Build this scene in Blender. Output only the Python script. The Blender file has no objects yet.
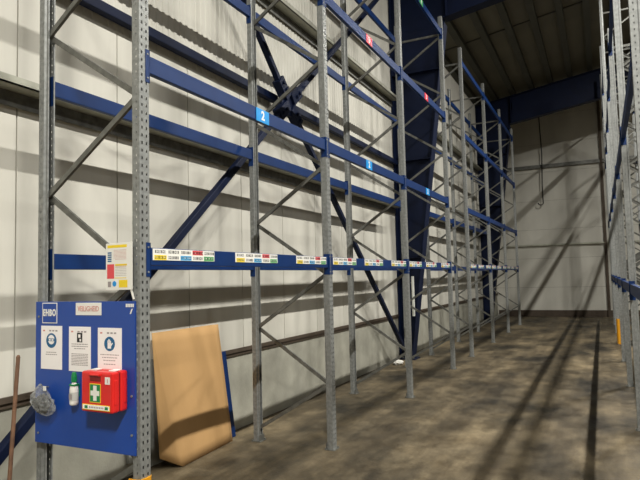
import bpy, bmesh, math, random
from mathutils import Vector, Matrix, noise
random.seed(7)
S = bpy.context.scene
C = S.collection
R = math.radians

# ------------------------------------------------------------------ camera
CAM_H = 1.81
yaw, pitch, roll = R(-25.774), R(3.743), R(-1.384)
fw = Vector((math.sin(yaw)*math.cos(pitch), math.cos(yaw)*math.cos(pitch), math.sin(pitch)))
rt = Vector((math.cos(yaw), -math.sin(yaw), 0))
up = rt.cross(fw)
r2 = math.cos(roll)*rt + math.sin(roll)*up
u2 = -math.sin(roll)*rt + math.cos(roll)*up
cam = bpy.data.objects.new('camera', bpy.data.cameras.new('camera'))
C.objects.link(cam)
cam.matrix_world = Matrix(((r2.x, u2.x, -fw.x, 0), (r2.y, u2.y, -fw.y, 0), (r2.z, u2.z, -fw.z, CAM_H), (0, 0, 0, 1)))
cam.data.sensor_fit = 'HORIZONTAL'; cam.data.sensor_width = 36
cam.data.lens = 580.4*36/640
cam.data.clip_start = .05; cam.data.clip_end = 200
S.camera = cam

# ------------------------------------------------------------------ world, lights, exposure
w = bpy.data.worlds.new('world'); S.world = w; w.use_nodes = True
w.node_tree.nodes['Background'].inputs[0].default_value = (.6, .62, .65, 1)
w.node_tree.nodes['Background'].inputs[1].default_value = .006
S.view_settings.view_transform = 'Standard'; S.view_settings.look = 'None'
S.view_settings.gamma = 1; S.view_settings.use_curve_mapping = False
S.view_settings.exposure = -1.12
LAMP_X, LAMP_Z = 2.7, 9.37
for lx, lz, row in ((LAMP_X, LAMP_Z, ((-4.5, 3300), (0.5, 1100), (5.5, 1350), (10.5, 950), (15.0, 2000))),
                    (8.6, 10.2, ((-3.0, 200), (4.0, 330), (11.0, 650)))):
    for ly, pw in row:
        l = bpy.data.lights.new('hall_lamp_light', 'AREA'); l.shape = 'RECTANGLE'
        l.size = .14; l.size_y = 1.5; l.energy = pw; l.color = (1.0, .975, .915)
        o = bpy.data.objects.new('hall_lamp_light', l); C.objects.link(o)
        o.location = (lx, ly, lz - .03)

# ------------------------------------------------------------------ materials
def lin(c):
    return tuple((x/12.92 if x <= .04045 else ((x+.055)/1.055)**2.4) for x in [v/255 for v in c]) + (1,)
def mat(name, rgb, rough=.5, metal=0.0, var=.12, scale=8.0, bump=0.0, coat=0.0, stretch=(1,1,1), rgb2=None, spec=.5, bscale=None):
    m = bpy.data.materials.new(name); m.use_nodes = True
    nt = m.node_tree; N = nt.nodes; L = nt.links; b = N['Principled BSDF']
    b.inputs['Roughness'].default_value = rough; b.inputs['Metallic'].default_value = metal
    b.inputs['Specular IOR Level'].default_value = spec
    b.inputs['Coat Weight'].default_value = coat
    tc = N.new('ShaderNodeTexCoord'); mp = N.new('ShaderNodeMapping'); mp.inputs['Scale'].default_value = stretch
    L.new(tc.outputs['Object'], mp.inputs['Vector'])
    n = N.new('ShaderNodeTexNoise'); n.inputs['Scale'].default_value = scale; n.inputs['Detail'].default_value = 5
    L.new(mp.outputs[0], n.inputs['Vector'])
    r = N.new('ShaderNodeValToRGB'); c = lin(rgb)
    c2 = lin(rgb2) if rgb2 else tuple(x*(1-var*2) for x in c[:3])+(1,)
    c1 = c if rgb2 else tuple(min(1, x*(1+var*.6)) for x in c[:3])+(1,)
    r.color_ramp.elements[0].position = .3; r.color_ramp.elements[1].position = .7
    r.color_ramp.elements[0].color = c2; r.color_ramp.elements[1].color = c1
    L.new(n.outputs['Fac'], r.inputs[0]); L.new(r.outputs[0], b.inputs['Base Color'])
    if bump:
        n2 = N.new('ShaderNodeTexNoise'); n2.inputs['Scale'].default_value = bscale or scale*4; n2.inputs['Detail'].default_value = 4
        L.new(mp.outputs[0], n2.inputs['Vector'])
        bp = N.new('ShaderNodeBump'); bp.inputs['Strength'].default_value = bump; bp.inputs['Distance'].default_value = .01
        L.new(n2.outputs['Fac'], bp.inputs['Height']); L.new(bp.outputs[0], b.inputs['Normal'])
    return m
M = {}
M['galv'] = mat('galvanised_steel', (146, 148, 145), .5, .35, .14, 30, .05)
M['galv_dark'] = mat('weathered_steel', (118, 118, 112), .5, .45, .2, 14, .05)
M['blue'] = mat('rack_blue_paint', (2, 44, 98), .5, 0, .08, 6, spec=.3)
M['navy'] = mat('building_blue_paint', (3, 18, 48), .6, 0, .12, 3, spec=.25)
M['board_blue'] = mat('board_blue', (24, 70, 156), .35, 0, .04, 3, 0, .1)
M['panel'] = mat('cream_wall_panel', (208, 205, 193), .6, 0, .07, 1.6, .02, stretch=(1, 2.2, .35))
M['hall'] = mat('dark_hall_wall', (96, 94, 88), .8)
M['wall_seam'] = mat('panel_joint', (120, 116, 104), .8)
M['plinth'] = mat('concrete_plinth', (164, 162, 148), .85, 0, .16, 2.2, .25, bscale=30)
M['ledge'] = mat('dark_steel_angle', (84, 72, 60), .7, .2)
M['girt'] = mat('galvanised_girt', (176, 176, 160), .5, .3, .12, 6)
M['deck'] = mat('roof_deck', (108, 104, 86), .7, 0, .1, .8)
M['rib'] = mat('roof_purlin_steel', (74, 74, 62), .7, .1, .1, 2)
M['card'] = mat('brown_cardboard', (190, 150, 98), .85, 0, .05, 3, .1, stretch=(1, 1, .25), bscale=60)
M['grey_sheet'] = mat('grey_sheet', (150, 152, 146), .6, .1)
M['white'] = mat('white_plastic', (238, 236, 228), .45, 0, .02)
M['paper'] = mat('white_paper', (250, 245, 242), .7, 0, .02)
M['ink'] = mat('black_ink', (38, 36, 38), .6)
M['grey_ink'] = mat('grey_ink', (168, 158, 156), .7)
M['pink_ink'] = mat('faded_red_ink', (214, 150, 140), .7)
M['cyan'] = mat('cyan_sign', (24, 148, 222), .4, 0, .02)
M['red_sign'] = mat('red_sign', (226, 54, 74), .4, 0, .02)
M['green_sign'] = mat('green_sign', (70, 160, 100), .4, 0, .02)
M['yellow'] = mat('yellow_print', (244, 214, 40), .5, 0, .02)
M['guard'] = mat('yellow_plastic_guard', (236, 164, 26), .45, 0, .08, 12)
M['lblue'] = mat('light_blue_print', (90, 176, 226), .5, 0, .02)
M['lred'] = mat('red_print', (226, 76, 84), .5, 0, .02)
M['lgreen'] = mat('green_print', (96, 178, 110), .5, 0, .02)
M['teal'] = mat('mandatory_sign_blue', (22, 96, 142), .5, 0, .02)
M['red'] = mat('red_case_plastic', (222, 38, 34), .35, 0, .04, 6, 0, .2)
M['dred'] = mat('dark_red_plastic', (130, 20, 20), .5)
M['green'] = mat('green_plastic', (18, 130, 70), .4, 0, .03)
M['wood'] = mat('brown_stick', (124, 90, 66), .7, 0, .2, 10)
M['black'] = mat('black_rubber', (40, 38, 36), .6)
M['tube'] = mat('pale_tube', (206, 208, 200), .5)

# clear crumpled film for the bag
m = bpy.data.materials.new('clear_grey_film'); m.use_nodes = True
b = m.node_tree.nodes['Principled BSDF']
b.inputs['Base Color'].default_value = (.42, .43, .42, 1); b.inputs['Roughness'].default_value = .12
b.inputs['Alpha'].default_value = .34
n = m.node_tree.nodes.new('ShaderNodeTexNoise'); n.inputs['Scale'].default_value = 22
tc = m.node_tree.nodes.new('ShaderNodeTexCoord'); m.node_tree.links.new(tc.outputs['Object'], n.inputs['Vector'])
bp = m.node_tree.nodes.new('ShaderNodeBump'); bp.inputs['Strength'].default_value = .8; bp.inputs['Distance'].default_value = .03
m.node_tree.links.new(n.outputs['Fac'], bp.inputs['Height']); m.node_tree.links.new(bp.outputs[0], b.inputs['Normal'])
M['film'] = m

def floor_material():
    m = bpy.data.materials.new('worn_concrete_floor'); m.use_nodes = True
    nt = m.node_tree; N = nt.nodes; L = nt.links; b = N['Principled BSDF']
    tc = N.new('ShaderNodeTexCoord')
    def noise_n(scale, stretch, detail=6, rough=.6):
        mp = N.new('ShaderNodeMapping'); mp.inputs['Scale'].default_value = stretch
        L.new(tc.outputs['Object'], mp.inputs['Vector'])
        n = N.new('ShaderNodeTexNoise'); n.inputs['Scale'].default_value = scale
        n.inputs['Detail'].default_value = detail; n.inputs['Roughness'].default_value = rough
        L.new(mp.outputs[0], n.inputs['Vector']); return n
    def ramp(src, p0, p1, c0, c1):
        r = N.new('ShaderNodeValToRGB'); e = r.color_ramp.elements
        e[0].position = p0; e[1].position = p1; e[0].color = c0; e[1].color = c1
        L.new(src, r.inputs[0]); return r
    def mix(fac, a, bb, mode='MIX'):
        x = N.new('ShaderNodeMix'); x.data_type = 'RGBA'; x.blend_type = mode
        if isinstance(fac, float): x.inputs[0].default_value = fac
        else: L.new(fac, x.inputs[0])
        for s, v in ((6, a), (7, bb)):
            if isinstance(v, tuple): x.inputs[s].default_value = v
            else: L.new(v, x.inputs[s])
        return x.outputs[2]
    n1 = noise_n(1.1, (1, .5, 1)); n2 = noise_n(3.2, (1, .8, 1), 8, .7); n3 = noise_n(.9, (2.6, .22, 1)); n4 = noise_n(40, (1, 1, 1), 3)
    base = ramp(n1.outputs['Fac'], .36, .66, lin((50, 45, 34)), lin((146, 131, 103)))
    pat = ramp(n2.outputs['Fac'], .36, .62, (.52, .5, .48, 1), (1, 1, 1, 1))
    c = mix(1.0, base.outputs[0], pat.outputs[0], 'MULTIPLY')
    trk = ramp(n3.outputs['Fac'], .40, .58, (.42, .41, .40, 1), (1, 1, 1, 1))     # tyre and traffic wear along the aisle
    c = mix(.75, c, trk.outputs[0], 'MULTIPLY')
    sp = ramp(n4.outputs['Fac'], .3, .7, (.85, .85, .85, 1), (1.08, 1.08, 1.08, 1))
    c = mix(1.0, c, sp.outputs[0], 'MULTIPLY')
    L.new(c, b.inputs['Base Color'])
    rr = ramp(n2.outputs['Fac'], .35, .7, (.42, .42, .42, 1), (.8, .8, .8, 1)); L.new(rr.outputs[0], b.inputs['Roughness'])
    b.inputs['Specular IOR Level'].default_value = .35
    bp = N.new('ShaderNodeBump'); bp.inputs['Strength'].default_value = .25; bp.inputs['Distance'].default_value = .01
    L.new(n4.outputs['Fac'], bp.inputs['Height']); L.new(bp.outputs[0], b.inputs['Normal'])
    return m
M['floor'] = floor_material()

# ------------------------------------------------------------------ helpers
class MB:
    """collects shapes; build() links them as one mesh object"""
    def __init__(s): s.v = []; s.f = []; s.m = []; s.names = []
    def mi(s, name):
        if name not in s.names: s.names.append(name)
        return s.names.index(name)
    def face(s, pts, mt):
        k = len(s.v); s.v += [tuple(p) for p in pts]; s.f.append(tuple(range(k, k+len(pts)))); s.m.append(s.mi(mt))
    def hexa(s, c, mt):                       # 8 corners: bottom 4 ccw, top 4 ccw
        k = len(s.v); s.v += [tuple(p) for p in c]; i = s.mi(mt)
        for q in ((3,2,1,0),(4,5,6,7),(0,1,5,4),(1,2,6,5),(2,3,7,6),(3,0,4,7)):
            s.f.append(tuple(k+j for j in q)); s.m.append(i)
    def box(s, a, b, mt):
        x0, x1 = sorted((a[0], b[0])); y0, y1 = sorted((a[1], b[1])); z0, z1 = sorted((a[2], b[2]))
        s.hexa([(x0,y0,z0),(x1,y0,z0),(x1,y1,z0),(x0,y1,z0),(x0,y0,z1),(x1,y0,z1),(x1,y1,z1),(x0,y1,z1)], mt)
    def bar(s, p, q, wd, ht, mt, side=None):  # rectangular bar from p to q; 'side' is the direction of width
        p = Vector(p); q = Vector(q); d = (q-p).normalized()
        sd = Vector(side) if side else d.cross(Vector((0,0,1)))
        if sd.length < 1e-4: sd = Vector((1,0,0))
        sd = (sd - d*sd.dot(d)).normalized(); u = sd.cross(d)
        a, b = sd*wd/2, u*ht/2
        s.hexa([p-a-b, p+a-b, p+a+b, p-a+b, q-a-b, q+a-b, q+a+b, q-a+b], mt)
    def tube(s, p, q, r, mt, n=12, r1=None, cap=True):
        p = Vector(p); q = Vector(q); d = (q-p).normalized(); r1 = r if r1 is None else r1
        a = d.orthogonal().normalized(); b = d.cross(a); k = len(s.v); i = s.mi(mt)
        for c, rr in ((p, r), (q, r1)):
            for j in range(n):
                t = 2*math.pi*j/n; s.v.append(tuple(c + (a*math.cos(t)+b*math.sin(t))*rr))
        for j in range(n):
            s.f.append((k+j, k+(j+1)%n, k+n+(j+1)%n, k+n+j)); s.m.append(i)
        if cap:
            s.f.append(tuple(k+j for j in range(n))[::-1]); s.m.append(i)
            s.f.append(tuple(k+n+j for j in range(n))); s.m.append(i)
    def build(s, name, parent=None, bevel=0, smooth=False, origin=None):
        o0 = Vector(origin) if origin else Vector((0,0,0))
        me = bpy.data.meshes.new(name)
        me.from_pydata([tuple(Vector(v)-o0) for v in s.v], [], s.f)
        for nme in s.names: me.materials.append(M[nme])
        me.polygons.foreach_set('material_index', s.m)
        if smooth: me.polygons.foreach_set('use_smooth', [True]*len(s.f))
        me.update()
        o = bpy.data.objects.new(name, me); C.objects.link(o)
        o.location = o0
        if parent: o.parent = parent
        if bevel:
            bv = o.modifiers.new('bevel', 'BEVEL'); bv.width = bevel; bv.segments = 2; bv.limit_method = 'ANGLE'
        return o
def tag(o, label, cat, group=None, kind=None):
    if label: o['label'] = label
    if cat: o['category'] = cat
    if group: o['group'] = group
    o['kind'] = kind or 'thing'
    return o
def struct(o): o['kind'] = 'structure'; return o
def thing(name, loc, label, cat, group=None, rz=0):
    o = bpy.data.objects.new(name, None); C.objects.link(o); o.empty_display_size = .1
    o.location = loc; o.rotation_euler = (0, 0, rz)
    return tag(o, label, cat, group)
def copy_tree(src, parent=None):
    c = src.copy(); C.objects.link(c)
    if parent: c.parent = parent
    for ch in list(src.children): copy_tree(ch, c)
    return c
def text_mesh(name, txt, size, mt, loc, parent, rot=(math.pi/2, 0, 0), width=None, bold=0.0, depth=.0012, shear=0, space=1.0):
    cu = bpy.data.curves.new(name, 'FONT'); cu.body = txt; cu.size = size; cu.extrude = depth; cu.offset = bold
    cu.space_character = space; cu.align_x = 'CENTER'; cu.align_y = 'CENTER'; cu.shear = shear; cu.resolution_u = 3
    t = bpy.data.objects.new(name, cu); C.objects.link(t)
    dg = bpy.context.evaluated_depsgraph_get(); me = bpy.data.meshes.new_from_object(t.evaluated_get(dg))
    bpy.data.objects.remove(t); me.materials.clear(); me.materials.append(M[mt])
    if width:
        xs = [v.co.x for v in me.vertices]; k = width/(max(xs)-min(xs))
        for v in me.vertices: v.co.x *= k
    o = bpy.data.objects.new(name, me); C.objects.link(o); o.location = loc; o.rotation_euler = rot
    if parent: o.parent = parent
    return o

# ------------------------------------------------------------------ setting
WX, EX, BY, EY = -4.08, 20.0, -7.5, 25.8
ROOF = lambda x: 8.75 + .165*(x+2.05)
mb = MB(); mb.box((WX-.3, BY-.2, -.15), (EX+.2, EY+.2, 0), 'floor'); struct(mb.build('floor'))
# wall_left: concrete plinth, flat panels with joints, ribbed cladding above
mb = MB()
mb.box((WX-.15, BY, 0), (WX, EY, .93), 'plinth')
y = BY; J = 1.05
seams = []
y0 = 3.01 - 10*J
ys = [y0 + i*J for i in range(33)]
for a, b_ in zip([BY]+ys, ys+[EY]):
    if b_ - a < .02: continue
    b2 = min(b_, EY); a2 = max(a, BY)
    if b2 <= a2: continue
    mb.box((WX-.1, a2+.006, .93), (WX+.01, b2-.006, 4.22), 'panel')
mb.box((WX-.12, BY, .93), (WX-.005, EY, 4.22), 'wall_seam')
# ribbed upper cladding
y = BY; P = .095
while y < EY:
    prof = [(0, 0), (.045, 0), (.055, .009), (.085, .009), (.095, 0)]
    for (a, da), (b_, db) in zip(prof, prof[1:]):
        mb.face([(WX+da, y+a, 4.2), (WX+db, y+b_, 4.2), (WX+db, y+b_, 8.5), (WX+da, y+a, 8.5)][::-1], 'panel')
    y += P
mb.box((WX-.12, BY, 4.2), (WX-.03, EY, 8.5), 'panel')
struct(mb.build('wall_left'))
mb = MB(); mb.box((WX, BY, .93), (WX+.035, EY, .975), 'ledge'); mb.box((WX, BY, .89), (WX+.018, EY, .93), 'ledge'); struct(mb.build('trim_1'))
mb = MB()
for z in (0, 1.2, 2.4, 3.6, 4.8, 6.0, 7.2, 8.4, 9.6, 10.8, 12.0):
    mb.box((WX, EY, z+.004), (EX, EY+.1, z+1.196), 'panel')
mb.box((WX, EY+.02, 0), (EX, EY+.12, 13.2), 'wall_seam')
mb.box((WX+.05, EY-.03, 0), (EX, EY, .26), 'ledge')
struct(mb.build('wall_end'))
mb = MB(); mb.box((.15, EY-.16, 0), (.25, EY-.002, ROOF(.1)-.2), 'ledge'); struct(mb.build('trim_2'))
mb = MB(); mb.box((EX, BY, 0), (EX+.1, EY, 13.2), 'hall'); struct(mb.build('wall_right'))
mb = MB(); mb.box((WX, BY-.1, 0), (EX, BY, 13.2), 'hall'); struct(mb.build('wall_back'))
# roof: deck sheets on purlins that run the length of the hall
mb = MB()
def roofbox(xa, xb, ya, yb, da, db, mt):
    mb.hexa([(xa,ya,ROOF(xa)+da),(xb,ya,ROOF(xb)+da),(xb,yb,ROOF(xb)+da),(xa,yb,ROOF(xa)+da),
             (xa,ya,ROOF(xa)+db),(xb,ya,ROOF(xb)+db),(xb,yb,ROOF(xb)+db),(xa,yb,ROOF(xa)+db)], mt)
roofbox(WX-.1, EX+.1, BY-.1, EY+.1, .0, .1, 'deck')
for i in range(-3, 33):
    x = -2.0 + .66*i
    roofbox(x-.085, x+.085, BY, EY, -.17, -.001, 'rib')
for yj in (2.5, 9.5, 16.8): roofbox(WX, EX, yj-.02, yj+.02, -.03, -.001, 'rib')
struct(mb.build('ceiling'))

# ------------------------------------------------------------------ building steel
def portal(Yc, label):
    t = thing('steel_portal', (WX, Yc, 0), label, 'steel frame', 'blue portal frames of the hall')
    xin = lambda z: -3.78 + .133*z
    hw = .15
    mb = MB(); z0, z1 = 0, 7.3
    mb.hexa([(xin(z0)-.02,-hw,z0),(xin(z0),-hw,z0),(xin(z0),hw,z0),(xin(z0)-.02,hw,z0),
             (xin(z1)-.02,-hw,z1),(xin(z1),-hw,z1),(xin(z1),hw,z1),(xin(z1)-.02,hw,z1)], 'navy')
    mb.box((WX+.02,-hw,0), (WX+.04,hw,8.3), 'navy')
    mb.hexa([(WX+.04,-.008,0),(xin(0)-.02,-.008,0),(xin(0)-.02,.008,0),(WX+.04,.008,0),
             (WX+.04,-.008,8.2),(xin(8.2)-.02,-.008,8.2),(xin(8.2)-.02,.008,8.2),(WX+.04,.008,8.2)], 'navy')
    for z in (2.2, 4.35, 6.3): mb.box((WX+.04,-hw+.01,z), (xin(z)-.01,hw-.01,z+.015), 'navy')
    o = mb.build('column'); o.location = (-WX, 0, 0); o.parent = t
    mb = MB(); x0, x1 = -2.83, EX-.05
    bot = lambda x: 7.40 + .16*(x+2.83)
    top = lambda x: ROOF(x) - .18
    def slab(xa, xb, f0, f1, w_, ):
        mb.hexa([(xa,-w_,f0(xa)),(xb,-w_,f0(xb)),(xb,w_,f0(xb)),(xa,w_,f0(xa)),(xa,-w_,f1(xa)),(xb,-w_,f1(xb)),(xb,w_,f1(xb)),(xa,w_,f1(xa))], 'navy')
    slab(x0, x1, bot, lambda x: bot(x)+.02, hw)
    slab(WX+.05, x1, lambda x: top(x)-.02, top, hw)
    slab(x0-.02, x1, lambda x: bot(x)+.02, lambda x: top(x)-.02, .008)
    slab(WX+.05, x0, lambda x: 7.3, lambda x: top(x)-.02, .011)
    for x in (-2.78, .5, 4.0): mb.box((x,-hw,bot(x)), (x+.02,hw,top(x)-.02), 'navy')
    o = mb.build('rafter'); o.location = (-WX, 0, 0); o.parent = t
    mb = MB(); mb.box((WX+.03,-.2,0), (-3.7,.2,.025), 'navy')
    for sx in (-3.74, -3.98):
        for sy in (-.17, .17): mb.tube((sx, sy, .02), (sx, sy, .06), .016, 'galv_dark', 8)
    o = mb.build('base_plate'); o.location = (-WX, 0, 0); o.parent = t
COLY = (2.15, 12.42, 22.55)
portal(COLY[1], 'tapered dark blue column and roof beam rising through the gap in the left rack')
portal(COLY[2], 'tapered dark blue column and roof beam nearest the far end wall')
# wall girts (galvanised) and the blue eaves strut
SEG = ((BY, COLY[1]-.17, 'in the bays nearer than the first blue column'), (COLY[1]+.17, COLY[2]-.17, 'between the two blue columns'), (COLY[2]+.17, EY-.02, 'in the far corner past the second blue column'))
for z, lab in ((3.31, 'lower grey horizontal wall rail'), (5.72, 'upper grey horizontal wall rail')):
    for ya, yb, where in SEG:
        mb = MB()
        mb.box((WX+.03, ya, z), (WX+.20, yb, z+.012), 'girt')
        mb.box((WX+.188, ya, z), (WX+.20, yb, z+.065), 'girt')
        mb.box((WX+.03, ya, z-.12), (WX+.042, yb, z+.1), 'galv_dark')  # back web added in darker steel to deepen the shade under the rail
        tag(mb.build('wall_rail', origin=(WX+.1, (ya+yb)/2, z)), lab + ' ' + where, 'rail', 'wall rails behind the left rack')
for ya, yb, lab in ((COLY[0], 6.95, 'dark blue horizontal strut on the wall, left of the knot of the crossing braces'),
                    (7.3, COLY[1]-.16, 'dark blue horizontal strut on the wall, between the brace knot and the first blue column')):
    mb = MB(); mb.box((WX+.04, ya, 4.27), (WX+.13, yb, 4.37), 'navy')
    tag(mb.build('strut', origin=(WX+.09, (ya+yb)/2, 4.3), bevel=.008), lab, 'strut', 'wall struts')
# X bracing
t = thing('cross_brace', (WX+.26, 6.99, 4.255), 'dark blue crossed steel bracing with a bulky gusset knot at the middle', 'bracing')
ARMS = ((12.0, .16), (2.2, .2), (4.9, 6.25), (11.3, 7.8))
for ay, az in ARMS:
    d = Vector((0, ay-6.99, az-4.255)); dn = d.normalized()
    mb = MB(); mb.bar(dn*.18, d, .075, .08, 'navy', side=(1,0,0)); mb.build('brace_arm', t, bevel=.01)
mb = MB()
mb.box((-.02,-.2,-.18), (.02,.2,.18), 'navy')
for ay, az in ARMS:
    dn = Vector((0, ay-6.99, az-4.255)).normalized()
    mb.bar(dn*.08, dn*.38, .12, .16, 'navy', side=(1,0,0))
    for q_ in (.2, .31): mb.tube(dn*q_+Vector((.05,0,0)), dn*q_+Vector((.09,0,0)), .025, 'navy', 8)
mb.build('gusset', t, bevel=.006)
# end wall rails
for z, lab, mt_ in ((2.93, 'lower thin horizontal rail across the far end wall', 'girt'), (6.18, 'upper dark horizontal rail across the far end wall', 'galv_dark')):
    mb = MB(); mb.box((WX+.3, EY-.14, z-.01), (EX, EY-.002, z+.0), mt_); mb.box((WX+.3, EY-.14, z), (EX, EY-.128, z+(.05 if z<4 else .13)), mt_)
    tag(mb.build('end_wall_rail', origin=(0, EY-.1, z)), lab, 'rail')
# cable hanging in front of the end wall
cu = MB()
pts = [(-2.02+.02*math.sin(z*2.1), EY-.28, z) for z in [8.9-.3*i for i in range(15)]]
for a, b_ in zip(pts, pts[1:]): cu.tube(a, b_, .022, 'black', 8)
e = pts[-1]
hk = [(e[0]-.10*(1-math.cos(t_)), e[1], e[2]-.10*math.sin(t_)) for t_ in [i*math.pi/8 for i in range(9)]]
for a, b_ in zip(hk, hk[1:]): cu.tube(a, b_, .022, 'black', 8)
tag(cu.build('hanging_cable', origin=(-2.02, EY-.28, 8.9)), 'dark cable with a hooked end hanging in front of the far end wall', 'cable')

# ------------------------------------------------------------------ racks
PW, PD, TH = .085, .075, .0025
def post_mesh(H, name='post'):
    """perforated open channel upright; slotted face looks to +X, channel opens to -X; origin at its foot"""
    mb = MB(); hw, hd = PW/2, PD/2
    # profile runs: (start, end) 2-D points (x, y) and hole columns as fractions
    def strip(a, b_, holes, pitch, hh, z_off=0):
        a = Vector(a); b_ = Vector(b_)
        P = lambda u, z: (a.x+(b_.x-a.x)*u, a.y+(b_.y-a.y)*u, z)
        cuts = [0]
        for (c, hwid) in holes: cuts += [c-hwid/2, c+hwid/2]
        cuts.append(1)
        for i in range(len(cuts)-1):
            u0, u1 = cuts[i], cuts[i+1]
            if i % 2 == 0: mb.face([P(u0,0), P(u1,0), P(u1,H), P(u0,H)], 'galv')
            else:
                z = 0; n = int((H-.06)/pitch); zp = 0
                off = z_off if i == 1 else z_off+pitch*.0
                for k in range(n):
                    z0 = .05+off+k*pitch
                    if z0+hh > H-.02: break
                    mb.face([P(u0,zp), P(u1,zp), P(u1,z0), P(u0,z0)], 'galv'); zp = z0+hh
                mb.face([P(u0,zp), P(u1,zp), P(u1,H), P(u0,H)], 'galv')
    strip((hd,-hw), (hd,hw), [(.27,.15),(.73,.15)], .05, .02)
    strip((-hd*.35,-hw), (hd,-hw), [(.5,.14)], .05, .014, .02)
    strip((hd,hw), (-hd*.35,hw), [(.5,.14)], .05, .014, .02)
    # returns that narrow the channel at the back
    for s_ in (-1, 1):
        for p, q in (((-hd*.35, s_*hw), (-hd*.6, s_*hw*.68)), ((-hd*.6, s_*hw*.68), (-hd, s_*hw*.68))):
            f = [(p[0],p[1],0),(q[0],q[1],0),(q[0],q[1],H),(p[0],p[1],H)]
            mb.face(f if s_ < 0 else f[::-1], 'galv')
        f = [(-hd, s_*hw*.68, 0), (-hd, s_*hw*.45, 0), (-hd, s_*hw*.45, H), (-hd, s_*hw*.68, H)]
        mb.face(f, 'galv')
    o = mb.build(name)
    so = o.modifiers.new('sheet', 'SOLIDIFY'); so.thickness = TH; so.offset = 0
    return o
def foot_mesh():
    mb = MB(); mb.box((-.06,-.065,0), (.06,.065,.006), 'galv_dark'); mb.box((-.045,-.05,.006), (-.041,.05,.07), 'galv_dark')
    for sx, sy in ((.048,.055),(-.048,-.055)): mb.tube((sx, sy, .006), (sx, sy, .022), .009, 'galv_dark', 6)
    return mb.build('foot_plate')
RD = .908
def make_frame(H, name, label, group, gauge='galv_dark', first_wall=True):
    """origin at the foot of the aisle-side post; wall-side post RD away in -X"""
    t = thing(name, (0,0,0), label, 'upright frame', group)
    p = post_mesh(H); p.parent = t
    f = foot_mesh(); f.parent = p
    q = p.copy(); C.objects.link(q); q.location = (-RD, 0, 0); q.rotation_euler = (0, 0, math.pi); q.parent = t
    f2 = f.copy(); C.objects.link(f2); f2.parent = q
    a, b_ = -RD+.012, -.012
    z = .12; left = True; nodes = []
    zs = [.14]; step = [.54, .56]; k = 0
    while zs[-1] + .6 < H-.05:
        zs.append(zs[-1] + (.53 if k == 0 else .59)); k += 1
    for i in range(len(zs)-1):
        x0, x1 = (a, b_) if i % 2 == 0 else (b_, a)
        mb = MB()
        P, Q = Vector((x0, 0, zs[i])), Vector((x1, 0, zs[i+1])); d = (Q-P).normalized(); n_ = Vector((-d.z, 0, d.x))
        ya = -.012 if i % 2 == 0 else .012
        Pm, Qm = P+Vector((0,ya,0)), Q+Vector((0,ya,0))
        # folded channel: web and two flanges
        mb.bar(Pm, Qm, .003, .038, 'galv_dark', side=(0,1,0))
        for s_ in (-1, 1): mb.bar(Pm+n_*.018*s_+Vector((0,.010,0)), Qm+n_*.018*s_+Vector((0,.010,0)), .022, .003, 'galv_dark', side=(0,1,0))
        mb.build('brace', t)
    for zz in (zs[-1]+.04,):
        mb = MB(); mb.bar((a,0,zz), (b_,0,zz), .024, .038, 'galv_dark', side=(0,1,0)); mb.build('brace', t)
    return t
BL = 2.8 - PW - .004           # clear length of a full bay
def make_beam(length, name='pallet_beam', height=.115, lab=None):
    """origin at centre of its near end; runs +Y; aisle face to +X"""
    t = thing(name, (0,0,0), lab, 'beam')
    mb = MB(); hh = height/2
    mb.box((-.022, .006, -hh), (.022, length-.006, hh), 'blue')
    mb.box((.012, .006, hh-.022), (.0225, length-.006, hh+.001), 'blue')
    mb.build('beam_body', t, bevel=.004)
    for y_, s_ in ((.002, -1), (length-.002, 1)):
        mb = MB()
        mb.box((-.03, y_-.003, -.13), (.031, y_+.003, .09), 'blue')
        mb.box((.027, y_, -.13), (.031, y_+s_*.036, .09), 'blue')
        for zz in (-.10, .06): mb.tube((.031, y_+s_*.02, zz), (.035, y_+s_*.02, zz), .007, 'galv', 6)
        mb.build('connector', t)
    return t
def label_strip(width=.66):
    mb = MB(); h_ = .076
    mb.box((.0225, 0, -h_/2), (.026, width, h_/2), 'white')
    cols = ['yellow', None, 'lblue', 'lred', 'lgreen']; cw = width/5.06
    rnd = random.Random(3)
    for k, c in enumerate(cols):
        ya = .012 + k*cw; yb = ya + cw - .012
        zlo, zhi = (-.036, -.004) if c != 'lred' else (.004, .036)
        if c: mb.box((.026, ya, zlo), (.0266, yb, zhi), c)
        for row in (0, 1):
            zc = .019 if row == 0 else -.019
            if row == 1 and c is None: zc = -.019
            y = ya + .008
            while y < yb - .01:
                wv = rnd.choice((.008, .011, .006))
                colr = 'ink'
                mb.box((.0266, y, zc-.010), (.0270, y+wv, zc+.010), colr)
                if rnd.random() < .5: mb.box((.0270, y+.002, zc-.004), (.0272, y+wv-.002, zc+.005), 'white')
                y += wv + .007
    return mb.build('label_strip')

XP = -2.665
FY = [2.856, 5.686, 8.486, 11.286, 13.08, 15.88, 18.68, 21.48]
H_L = 6.97
flabs = ['galvanised upright frame carrying the blue first aid board, nearest on the left rack',
         'galvanised upright frame just right of the leaning cardboard sheet, left rack',
         'galvanised upright frame between the cardboard frame and the blue column frame, left rack',
         'galvanised upright frame standing just in front of the first blue column',
         'galvanised upright frame just beyond the first blue column, first of the far left rack',
         'galvanised upright frame of the far left rack, second beyond the first blue column',
         'galvanised upright frame in front of the far blue column, thin and distant',
         'most distant galvanised upright frame of the left rack, seen against the end wall']
f0 = make_frame(H_L, 'rack_upright', flabs[0], 'upright frames of the left rack')
frames = []
for i, y in enumerate(FY):
    o = f0 if i == 0 else copy_tree(f0)
    o.location = (XP, y, 0); o['label'] = flabs[i]; frames.append(o)
f0.rotation_euler.z = -R(2.2)
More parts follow.
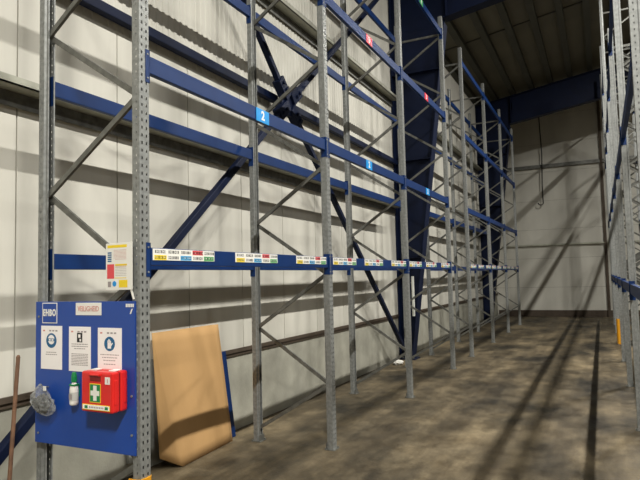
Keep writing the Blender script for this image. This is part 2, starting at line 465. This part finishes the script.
# beams
proto = make_beam(BL)
strip0 = label_strip(); strip0.parent = proto; strip0.location = (0, .05, .016)
def mk(src, loc, rz, label, group):
    o = copy_tree(src); o.location = loc; o.rotation_euler = (0, 0, rz); o['label'] = label; o['group'] = group; o['category'] = 'beam'; return o
plain = make_beam(BL)
bays = [(0, 'nearest bay, above the cardboard sheet'), (1, 'second bay, right of the cardboard bay'), (2, 'third bay, ending at the first blue column'),
        (4, 'first bay past the first column'), (5, 'second bay past the first column'), (6, 'farthest bay by the end wall')]
LV = [(1.975, 'eye-level'), (3.25, 'second-level'), (4.947, 'third-level'), (6.629, 'top-level')]
YS = {0: (.02, .96, 1.97)}
for bi, btxt in bays:
    for li, (z, lt) in enumerate(LV):
        if bi == 0 and li == 3: continue
        yb = FY[bi] + PW/2 + .002
        o = mk(plain, (XP+.012, yb, z), 0, 'blue %s front beam, %s' % (lt, btxt), 'front beams of the left rack')
        if bi == 0: o.scale.y = 2.74/2.71
        if li == 0:
            for k, (ya, wd) in enumerate(((.03, 1), (.97, 1), (1.99, .98))):
                s_ = strip0.copy(); C.objects.link(s_); s_.parent = o; s_.location = (0, ya, .016)
                s_['label'] = 'white location label strip with coloured number blocks'
        # placards
        if li in (1, 2, 3):
            c = {1: 'cyan', 2: 'red_sign', 3: 'green_sign'}[li]; y_ = {1: 1.22, 2: 1.36, 3: 1.25}[li]
            if bi == 0: y_ = 1.42
            if bi in (0, 1, 2):
                mb = MB(); mb.box((.0235, -.105, -.062), (.029, .105, .055), c)
                pl = mb.build('level_placard', o, bevel=.002); pl.location = (0, y_, 0)
                pl['label'] = {1: 'bright blue placard with a white 2', 2: 'red placard with a white 3', 3: 'green placard with a white 4'}[li]
                text_mesh('numeral', str(li+1), .11, 'white', (.0295, 0, -.004), pl, rot=(math.pi/2, 0, math.pi/2), bold=.004)
        q = mk(plain, (XP-RD-.012, FY[bi+1]-PW/2-.002, z), math.pi, 'blue %s rear beam, wall side, %s' % (lt, btxt), 'rear beams of the left rack')
for o in (proto, plain):
    for ch in list(o.children):
        bpy.data.objects.remove(ch)
    bpy.data.objects.remove(o)

# right-hand rack: mirrored, slotted faces look to -X
XR = .317
fy2 = [(4.806, 5.75), (7.606, 5.75), (10.406, 5.75), (13.206, 5.75), (16.2, 8.9), (19.2, 8.6), (22.0, 8.6)]
r_lab = ['galvanised upright frame of the right rack, just past the right edge of the view',
         'galvanised upright frame at the right edge whose foot shows on the floor',
         'galvanised upright frame of the right rack, second foot from the right edge',
         'galvanised upright frame of the right rack, last of the low frames',
         'tall galvanised upright frame of the right rack with the yellow foot guard',
         'tall galvanised upright frame of the right rack behind the yellow guarded one',
         'farthest tall galvanised upright frame of the right rack near the end wall']
protoF = {}
for (y, H), lab in zip(fy2, r_lab):
    if H not in protoF:
        o = make_frame(H, 'rack_upright', lab, 'upright frames of the right rack'); protoF[H] = o
    else: o = copy_tree(protoF[H])
    o.location = (XR, y, 0); o.rotation_euler = (0, 0, math.pi); o['label'] = lab
b28 = make_beam(BL); b30 = make_beam(3.0-PW-.004)
rb = ['bay at the right edge', 'second bay from the right edge', 'third bay from the right edge', 'bay in front of the yellow guard', 'bay behind the yellow guard', 'farthest bay']
for i in range(6):
    y = fy2[i][0] + PW/2 + .002; ln = fy2[i+1][0] - fy2[i][0]
    src = b28 if abs(ln-2.8) < .01 else b30; L_ = ln - PW - .004
    for z, lt in ((1.60, 'low'), (3.40, 'middle'), (5.42, 'upper'), (7.2, 'top')):
        if z > 6 and i < 4: continue
        mk(src, (XR-.012, y+L_, z), math.pi, 'blue %s beam, aisle side of right rack, %s' % (lt, rb[i]), 'aisle side beams of the right rack')
        mk(src, (XR+RD+.012, y, z), 0, 'blue %s beam, far side of right rack, %s' % (lt, rb[i]), 'far side beams of the right rack')
for o in (b28, b30):
    for ch in list(o.children): bpy.data.objects.remove(ch)
    bpy.data.objects.remove(o)

# yellow foot guards
def guard(loc, rz, H, lab):
    mb = MB(); n = 14; ro, ri = .062, .052
    prof = []
    for k in range(n+1):
        a = -math.pi/2 + math.pi*k/n
        prof.append((math.cos(a), math.sin(a)))
    out = [(-.045, -ro)] + [(.012+ro*.72*c, ro*s_) for c, s_ in prof] + [(-.045, ro)]
    inn = [(-.045, -ri)] + [(.012+(ro*.72-.015)*c, ri*s_) for c, s_ in prof] + [(-.045, ri)]
    for i in range(len(out)-1):
        a, b_, c, d = out[i], out[i+1], inn[i+1], inn[i]
        for z0, z1, g in ((0, H, 0),):
            mb.hexa([(a[0],a[1],z0),(b_[0],b_[1],z0),(c[0],c[1],z0),(d[0],d[1],z0),(a[0],a[1],z1),(b_[0],b_[1],z1),(c[0],c[1],z1),(d[0],d[1],z1)], 'guard')
    o = mb.build('post_guard'); o.location = loc; o.rotation_euler = (0,0,rz)
    return tag(o, lab, 'guard', 'yellow post guards')
guard((XP, FY[0], .008), 0, .585, 'yellow plastic guard round the foot of the post beside the blue board')
guard((XR, 16.2, .008), math.pi, .62, 'yellow guard round the foot of a distant post at the right')

# ------------------------------------------------------------------ first aid board and its things
BYF = 2.797      # front plane of the board
t = thing('notice_board', (-3.11, BYF, .735), 'blue first aid notice board fixed across the nearest rack frame', 'board')
def loc_(mbobj, parent):   # world-built mesh reparented with offset
    mbobj.parent = parent; mbobj.location = mbobj.location - parent.location; return mbobj
mb = MB(); mb.box((-3.580, BYF, .735), (-2.672, BYF+.012, 1.692), 'board_blue'); loc_(mb.build('panel', bevel=.002), t)
mb = MB()
x0, x1, z0, z1 = -3.512, -3.368, 1.545, 1.685
mb.box((x0, BYF-.002, z0), (x1, BYF, z1), 'white'); mb.box((x0+.006, BYF-.003, z0+.006), (x1-.006, BYF-.002, z1-.006), 'board_blue')
sg = loc_(mb.build('first_aid_sign', origin=(-3.44, BYF, 1.615)), t); sg['label'] = 'blue square with white border and letters EHBO'
text_mesh('lettering', 'EHBO', .062, 'white', (0, -.004, 0), sg, bold=.0026, space=1.2, width=.124)
mb = MB(); mb.box((-3.19, BYF-.003, 1.602), (-2.958, BYF, 1.684), 'white')
sg = loc_(mb.build('heading_plate', origin=(-3.074, BYF, 1.643), bevel=.001), t); sg['label'] = 'white plate with pale red lettering'
text_mesh('lettering', 'VEILIGHEID', .05, 'pink_ink', (0, -.004, 0), sg, width=.19)
mb = MB()
for k in range(5): mb.box((-2.748+.014*k, BYF-.002, 1.655), (-2.738+.014*k, BYF, 1.676), 'white')
mb.hexa([(-2.715,BYF-.002,1.612),(-2.705,BYF-.002,1.612),(-2.705,BYF,1.612),(-2.715,BYF,1.612),(-2.70,BYF-.002,1.645),(-2.69,BYF-.002,1.645),(-2.69,BYF,1.645),(-2.70,BYF,1.645)], 'white')
loc_(mb.build('maker_mark', origin=(-2.72, BYF, 1.64)), t)
for x, z in ((-3.545, 1.59), (-3.545, .80), (-2.70, .86), (-2.70, 1.10), (-3.23, 1.12)):
    mb = MB(); mb.tube((x, BYF+.001, z), (x, BYF-.006, z), .008, 'galv', 8); mb.tube((x, BYF-.006, z), (x, BYF-.008, z), .005, 'galv', 6)
    loc_(mb.build('screw', origin=(x, BYF, z)), t)

def sheet(x0, x1, z0, z1, lab, kind):
    t = thing('instruction_sheet', ((x0+x1)/2, BYF-.001, z0), lab, 'sheet', 'instruction sheets on the board')
    w_ = x1-x0; h_ = z1-z0; hw = w_/2
    mb = MB(); mb.box((-hw, -.002, 0), (hw, 0, h_), 'paper')
    for k in range(5):
        if k in (1,): continue
        mb.box((-hw+.02+.03*k, -.0026, h_-.038), (-hw+.04+.03*k, -.002, h_-.028), 'pink_ink' if k < 1 else 'grey_ink')
    cx, cz = 0, h_*.66
    def disc(r, mt, d=.003, sx=1.0, cx=0, cz=cz):
        m2.tube((cx, -.002, cz), (cx, -d, cz), r, mt, 28)
    m2 = MB()
    if kind == 'mask':
        disc(.05, 'teal')
        m2.tube((0,-.003,cz+.006), (0,-.0036,cz+.006), .032, 'paper', 24)
        m2.box((-.032,-.0042,cz-.004), (.032,-.0036,cz+.014), 'teal')
        m2.box((-.022,-.0048,cz-.001), (-.004,-.0042,cz+.010), 'paper'); m2.box((.004,-.0048,cz-.001), (.022,-.0042,cz+.010), 'paper')
        rows = [(h_*.38, .10), (h_*.33, .11)]
    elif kind == 'notice':
        cz = h_*.76
        m2.box((-.024,-.003,cz-.032), (.024,-.002,cz+.03), 'ink')
        m2.box((-.012,-.0036,cz-.002), (.008,-.003,cz+.020), 'paper'); m2.box((.0,-.0036,cz-.026), (.014,-.003,cz-.010), 'paper')
        rows = [(h_*.6, .15), (h_*.55, .15), (h_*.50, .10)] + [(h_*(.38-.035*i), .15) for i in range(8)]
    else:
        disc(.046, 'teal')
        # hand in a protective glove
        m2.box((-.016,-.0036,cz-.030), (.014,-.003,cz+.004), 'paper')
        for i, (fx, fh) in enumerate(((-.014,.022),(-.006,.030),(.002,.028),(.010,.020))):
            m2.box((fx-.003,-.0036,cz+.004), (fx+.003,-.003,cz+fh), 'paper')
        m2.bar((.012,-.0033,cz-.012), (.026,-.0033,cz+.006), .0006, .008, 'paper', side=(0,1,0))
        rows = [(h_*.42, .16), (h_*.36, .13), (h_*.30, .11), (h_*.22, .10)]
    m2.build('pictogram', t)
    m3 = mb; rn = random.Random(kind)
    for z, wd in rows:
        x = -wd/2
        while x < wd/2-.004:
            ww = rn.uniform(.008, .022); m3.box((x,-.0026,z), (min(x+ww, wd/2),-.002,z+.005), 'grey_ink'); x += ww+.004
    m3.build('page', t)
sheet(-3.522, -3.318, 1.235, 1.528, 'left white sheet on the blue board with a round blue goggles pictogram', 'mask')
sheet(-3.252, -3.052, 1.232, 1.526, 'middle white sheet on the blue board with a square black pictogram and text', 'notice')
sheet(-2.988, -2.782, 1.222, 1.522, 'right white sheet on the blue board with a round blue glove pictogram', 'glove')

# first aid case
cx, fy, by = -2.862, 2.665, BYF-.003
t = thing('first_aid_case', (cx, by, 1.015), 'red first aid case with a white and green cross, mounted on the blue board', 'first aid kit')
W2, D, Hc = .132, by-fy, .248
mb = MB(); mb.box((-W2, -D, 0), (W2, -D*.52, Hc), 'red'); mb.build('front_shell', t, bevel=.012)
mb = MB(); mb.box((-W2, -D*.48, 0), (W2, 0, Hc), 'red'); mb.build('back_shell', t, bevel=.012)
mb = MB(); mb.box((-W2+.006, -D*.55, .006), (W2-.006, -D*.45, Hc-.006), 'dred'); mb.build('seam', t)
mb = MB()
mb.box((-.055, -D-.003, Hc-.058), (.035, -D+.004, Hc-.018), 'dred')
mb.build('handle_recess', t, bevel=.008)
mb = MB(); mb.tube((-.05, -D-.008, Hc-.018), (.03, -D-.008, Hc-.018), .007, 'red', 10)
for x in (-.05, .03): mb.tube((x, -D-.008, Hc-.018), (x, -D+.006, Hc-.018), .007, 'red', 10)
mb.build('handle', t)
for x in (-.07, .085):
    mb = MB(); mb.box((x-.022, -D*.72, Hc), (x+.022, -D*.28, Hc+.008), 'white'); mb.box((x-.018, -D*.7, Hc-.02), (x+.018, -D*.66, Hc+.004), 'white')
    o = mb.build('latch', t, bevel=.002); o['label'] = 'white latch'
mb = MB(); z = .118
mb.box((-.046, -D-.002, z-.058), (.046, -D, z+.058), 'yellow'); mb.box((-.042, -D-.003, z-.053), (.042, -D-.002, z+.053), 'green')
mb.box((-.014, -D-.004, z-.046), (.014, -D-.003, z+.046), 'white'); mb.box((-.036, -D-.0043, z-.015), (.036, -D-.0028, z+.015), 'white')
o = mb.build('cross_emblem', t); o.location = (-.01, 0, 0); o['label'] = 'green rectangle with white cross'
mb = MB(); mb.box((-.118, -D-.002, .014), (.112, -D, .048), 'yellow'); mb.box((-.114, -D-.0028, .018), (.108, -D-.002, .044), 'paper')
for x in (-.098, .072): mb.box((x, -D-.0034, .022), (x+.026, -D-.0028, .040), 'green')
rn = random.Random(4); x = -.06
while x < .058: mb.box((x, -D-.0034, .026), (x+.009, -D-.0028, .036), 'grey_ink'); x += .014
mb.build('caption_strip', t)
mb = MB(); mb.box((.072, -D-.002, Hc-.072), (.112, -D, Hc-.028), 'white'); mb.box((.090, -D-.0026, Hc-.064), (.096, -D-.002, Hc-.040), 'pink_ink')
mb.build('sticker', t)
mb = MB()
mb.box((W2-.002, -D*.30, .05), (W2+.003, -D*.12, Hc-.05), 'red')
mb.box((W2-.002, -D*.88, .05), (W2+.003, -D*.68, Hc-.05), 'red'); mb.build('side_rib', t, bevel=.002)

# eyewash bottle
t = thing('eyewash_bottle', (-3.165, BYF-.036, 1.02), 'small clear eyewash bottle with green cap clipped left of the red case', 'bottle')
prof = [(.0, .002), (.024, .002), (.028, .01), (.028, .10), (.025, .125), (.013, .142), (.013, .152)]
mb = MB(); n = 20
for (r0, z0), (r1_, z1_) in zip(prof, prof[1:]):
    for j in range(n):
        a, b_ = 2*math.pi*j/n, 2*math.pi*(j+1)/n
        mb.face([(r0*math.cos(a), r0*math.sin(a), z0), (r0*math.cos(b_), r0*math.sin(b_), z0), (r1_*math.cos(b_), r1_*math.sin(b_), z1_), (r1_*math.cos(a), r1_*math.sin(a), z1_)], 'white')
mb.build('bottle_body', t, smooth=True)
mb = MB(); mb.tube((0,0,.15), (0,0,.185), .018, 'green', 18); mb.tube((0,0,.185), (0,0,.212), .018, 'green', 18, .012); mb.build('cap', t)
mb = MB(); mb.tube((0,0,.03), (0,0,.085), .0285, 'tube', 20, cap=False); mb.box((-.014,-.0295,.04), (.014,-.0285,.075), 'grey_ink'); mb.build('bottle_label', t)
mb = MB(); mb.box((-.012, .024, .05), (.012, .035, .13), 'green'); mb.tube((0,0,.128), (0,0,.136), .030, 'green', 20); mb.build('clip', t)

# plastic bag hung from the board's left edge
t = thing('plastic_bag', (-3.445, BYF-.055, 1.135), 'crumpled clear plastic bag hanging from the left edge of the blue board', 'bag')
bm = bmesh.new(); bmesh.ops.create_icosphere(bm, subdivisions=4, radius=1)
for v in bm.verts:
    p = v.co.copy(); k = (p.z+1)/2                      # 0 at the bottom, 1 at the gathered neck
    wdt = 1.15 - .85*k**1.6
    fold = 1 - 2*abs(noise.noise(Vector((p.x*3.2, p.y*3.2, p.z*.9))))
    f2 = 1 - 2*abs(noise.noise(p*4.3+Vector((3, 1, 7))))
    g = .78 + .22*fold + .14*f2
    v.co = Vector((p.x*.112*wdt*g + .02*(1-k) - .02*k, p.y*.05*wdt*g, p.z*.10 - .10 + .012*f2 - .03*p.x*(1-k)))
me = bpy.data.meshes.new('bag_film'); bm.to_mesh(me); bm.free(); me.materials.append(M['film'])
o = bpy.data.objects.new('bag_film', me); C.objects.link(o); o.parent = t
bm = bmesh.new(); bmesh.ops.create_icosphere(bm, subdivisions=4, radius=1)
for v in bm.verts:
    p = v.co.copy(); nn = noise.noise(p*2.1+Vector((4,1,2)))*.35
    v.co = Vector((p.x*.075*(1+nn), p.y*.03*(1+nn), p.z*.062*(1+nn)-.125))
me = bpy.data.meshes.new('contents'); bm.to_mesh(me); bm.free(); me.materials.append(M['black']); me.polygons.foreach_set('use_smooth', [True]*len(me.polygons))
o = bpy.data.objects.new('contents', me); C.objects.link(o); o.parent = t
mb = MB(); mb.tube((.0, .052, -.02), (.0, .0, -.01), .004, 'galv', 8); mb.tube((0, 0, -.01), (0, -.004, .008), .004, 'galv', 8)
mb.box((.035, -.02, -.03), (.06, -.016, .0), 'white'); mb.build('hook', t)

# printed plan sheet fixed to the near post
t = thing('plan_card', (-2.79, 2.80, 1.765), 'white card with coloured colour-code tables on the post above the blue board', 'card', rz=R(-4))
mb = MB(); hw = .122; h_ = .302
mb.box((-hw, -.003, 0), (hw, 0, h_), 'white'); mb.build('card_face', t, bevel=.001)
mb = MB(); F = lambda a, b_, c, d, mt_: mb.box((-hw+a*.244, -.0036, (1-d)*h_), (-hw+b_*.244, -.003, (1-c)*h_), mt_)
F(.06, .80, .04, .10, 'yellow')
for k in range(5): F(.07, .22, .19+.045*k, .22+.045*k, 'teal')
F(.05, .32, .45, .76, 'lred'); F(.36, .80, .45, .49, 'yellow')
F(.08, .2, .82, .94, 'grey_ink'); F(.50, .82, .79, .95, 'yellow'); F(.34, .78, .74, .755, 'yellow')
for k in range(10): F(.30 if k < 7 else .36, .78, .15+.028*k+(.10 if k > 7 else 0), .156+.028*k+(.10 if k > 7 else 0), 'pink_ink')
for k in range(6): F(.36, .78, .52+.034*k, .526+.034*k, 'grey_ink')
mb.tube((-hw+.33*.244, -.003, .13*h_), (-hw+.33*.244, -.004, .13*h_), .018, 'cyan', 20)
mb.build('printing', t)
mb = MB(); mb.box((hw-.03, 0, .01), (hw-.01, .03, .02), 'galv'); mb.box((hw-.03, 0, h_-.03), (hw-.01, .03, h_-.02), 'galv')
mb.bar((hw-.02, .006, .0), (hw+.0, .01, -.06), .006, .012, 'white'); mb.build('cable_tie', t)

for o in C.objects:
    if not o.parent and o.name.split('.')[0] in ('notice_board', 'instruction_sheet', 'first_aid_case', 'eyewash_bottle', 'plastic_bag'): o.location.x += .017
# ------------------------------------------------------------------ leaning sheets behind the first bay
# cardboard: front panel with a soft fold at its left end
A = Vector((-3.78, 4.62, 0.004)); Bc = Vector((-3.84, 5.56, 0.004)); TL = Vector((-4.0, 4.44, 1.31)); TR = Vector((-4.0, 5.53, 1.31)); Cc = Vector((-3.91, 4.44, .115))
mb = MB(); N_ = 12
bm = bmesh.new(); grid = []
for i in range(N_+1):
    v_ = i/N_
    row = []
    l = A.lerp(TL, v_); r_ = Bc.lerp(TR, v_); c = Cc.lerp(TL, v_)
    for j in range(5): row.append(c.lerp(l, j/5))
    for j in range(N_+1):
        q = l.lerp(r_, j/N_); q.x += .018*math.sin(math.pi*j/N_)*math.sin(math.pi*v_); row.append(q)
    grid.append([bm.verts.new(p) for p in row])
for i in range(N_):
    for j in range(len(grid[0])-1):
        bm.faces.new((grid[i][j], grid[i][j+1], grid[i+1][j+1], grid[i+1][j]))
bmesh.ops.remove_doubles(bm, verts=bm.verts, dist=1e-5)
me = bpy.data.meshes.new('cardboard_sheet'); bm.to_mesh(me); bm.free(); me.materials.append(M['card']); me.polygons.foreach_set('use_smooth', [True]*len(me.polygons))
o = bpy.data.objects.new('cardboard_sheet', me); C.objects.link(o)
so = o.modifiers.new('thick', 'SOLIDIFY'); so.thickness = .006; so.offset = 0
tag(o, 'large brown cardboard sheet leaning against the wall beside the blue board', 'cardboard')
mb = MB()
a0, a1 = -3.93, -4.03
mb.hexa([(a0,4.75,.003),(a0+.014,4.75,.003),(a0+.014,5.74,.003),(a0,5.74,.003),(a1,4.75,.98),(a1+.014,4.75,.98),(a1+.014,5.70,.98),(a1,5.70,.98)], 'blue')
tag(mb.build('leaning_board', bevel=.002, origin=(-3.95, 5.2, 0)), 'blue panel leaning on the wall behind the cardboard sheet, only its edge showing', 'panel')
mb = MB(); mb.box((WX+.016, 4.16, .13), (WX+.05, 4.60, 1.05), 'grey_sheet')
tag(mb.build('wall_plate', bevel=.004, origin=(WX+.03, 4.4, .13)), 'grey plate on the wall between the near post and the cardboard', 'plate')
# stick leaning at the far left
mb = MB(); mb.tube((-3.64, 2.63, .005), (-3.80, 2.84, 1.29), .014, 'wood', 10); mb.tube((-3.80,2.84,1.29), (-3.803,2.843,1.31), .016, 'wood', 10, .008)
tag(mb.build('wooden_stick', origin=(-3.64, 2.63, 0), smooth=False), 'thin brown stick leaning upright against the wall at the left edge', 'stick')
# white scrap by the column foot, pale tube on the column
bm = bmesh.new(); bmesh.ops.create_icosphere(bm, subdivisions=3, radius=1)
for v in bm.verts:
    p = v.co.copy(); nn = noise.noise(p*2.5)*.5
    v.co = Vector((p.x*.09*(1+nn), p.y*.14*(1+nn), max(0, .04+p.z*.05*(1+nn))))
me = bpy.data.meshes.new('plastic_scrap'); bm.to_mesh(me); bm.free(); me.materials.append(M['white'])
o = bpy.data.objects.new('plastic_scrap', me); C.objects.link(o); o.location = (-3.86, 11.55, 0)
tag(o, 'small crumpled white plastic scrap on the floor by the first blue column', 'scrap')
mb = MB(); mb.tube((-3.66, 12.1, .95), (-3.66, 12.1, 1.80), .03, 'tube', 12)
mb.box((-3.70, 12.1, 1.1), (-3.68, 12.28, 1.12), 'tube'); mb.box((-3.70, 12.1, 1.65), (-3.68, 12.28, 1.67), 'tube')
tag(mb.build('upright_tube', origin=(-3.66, 12.1, .95)), 'short pale vertical tube mounted on the first blue column', 'tube')
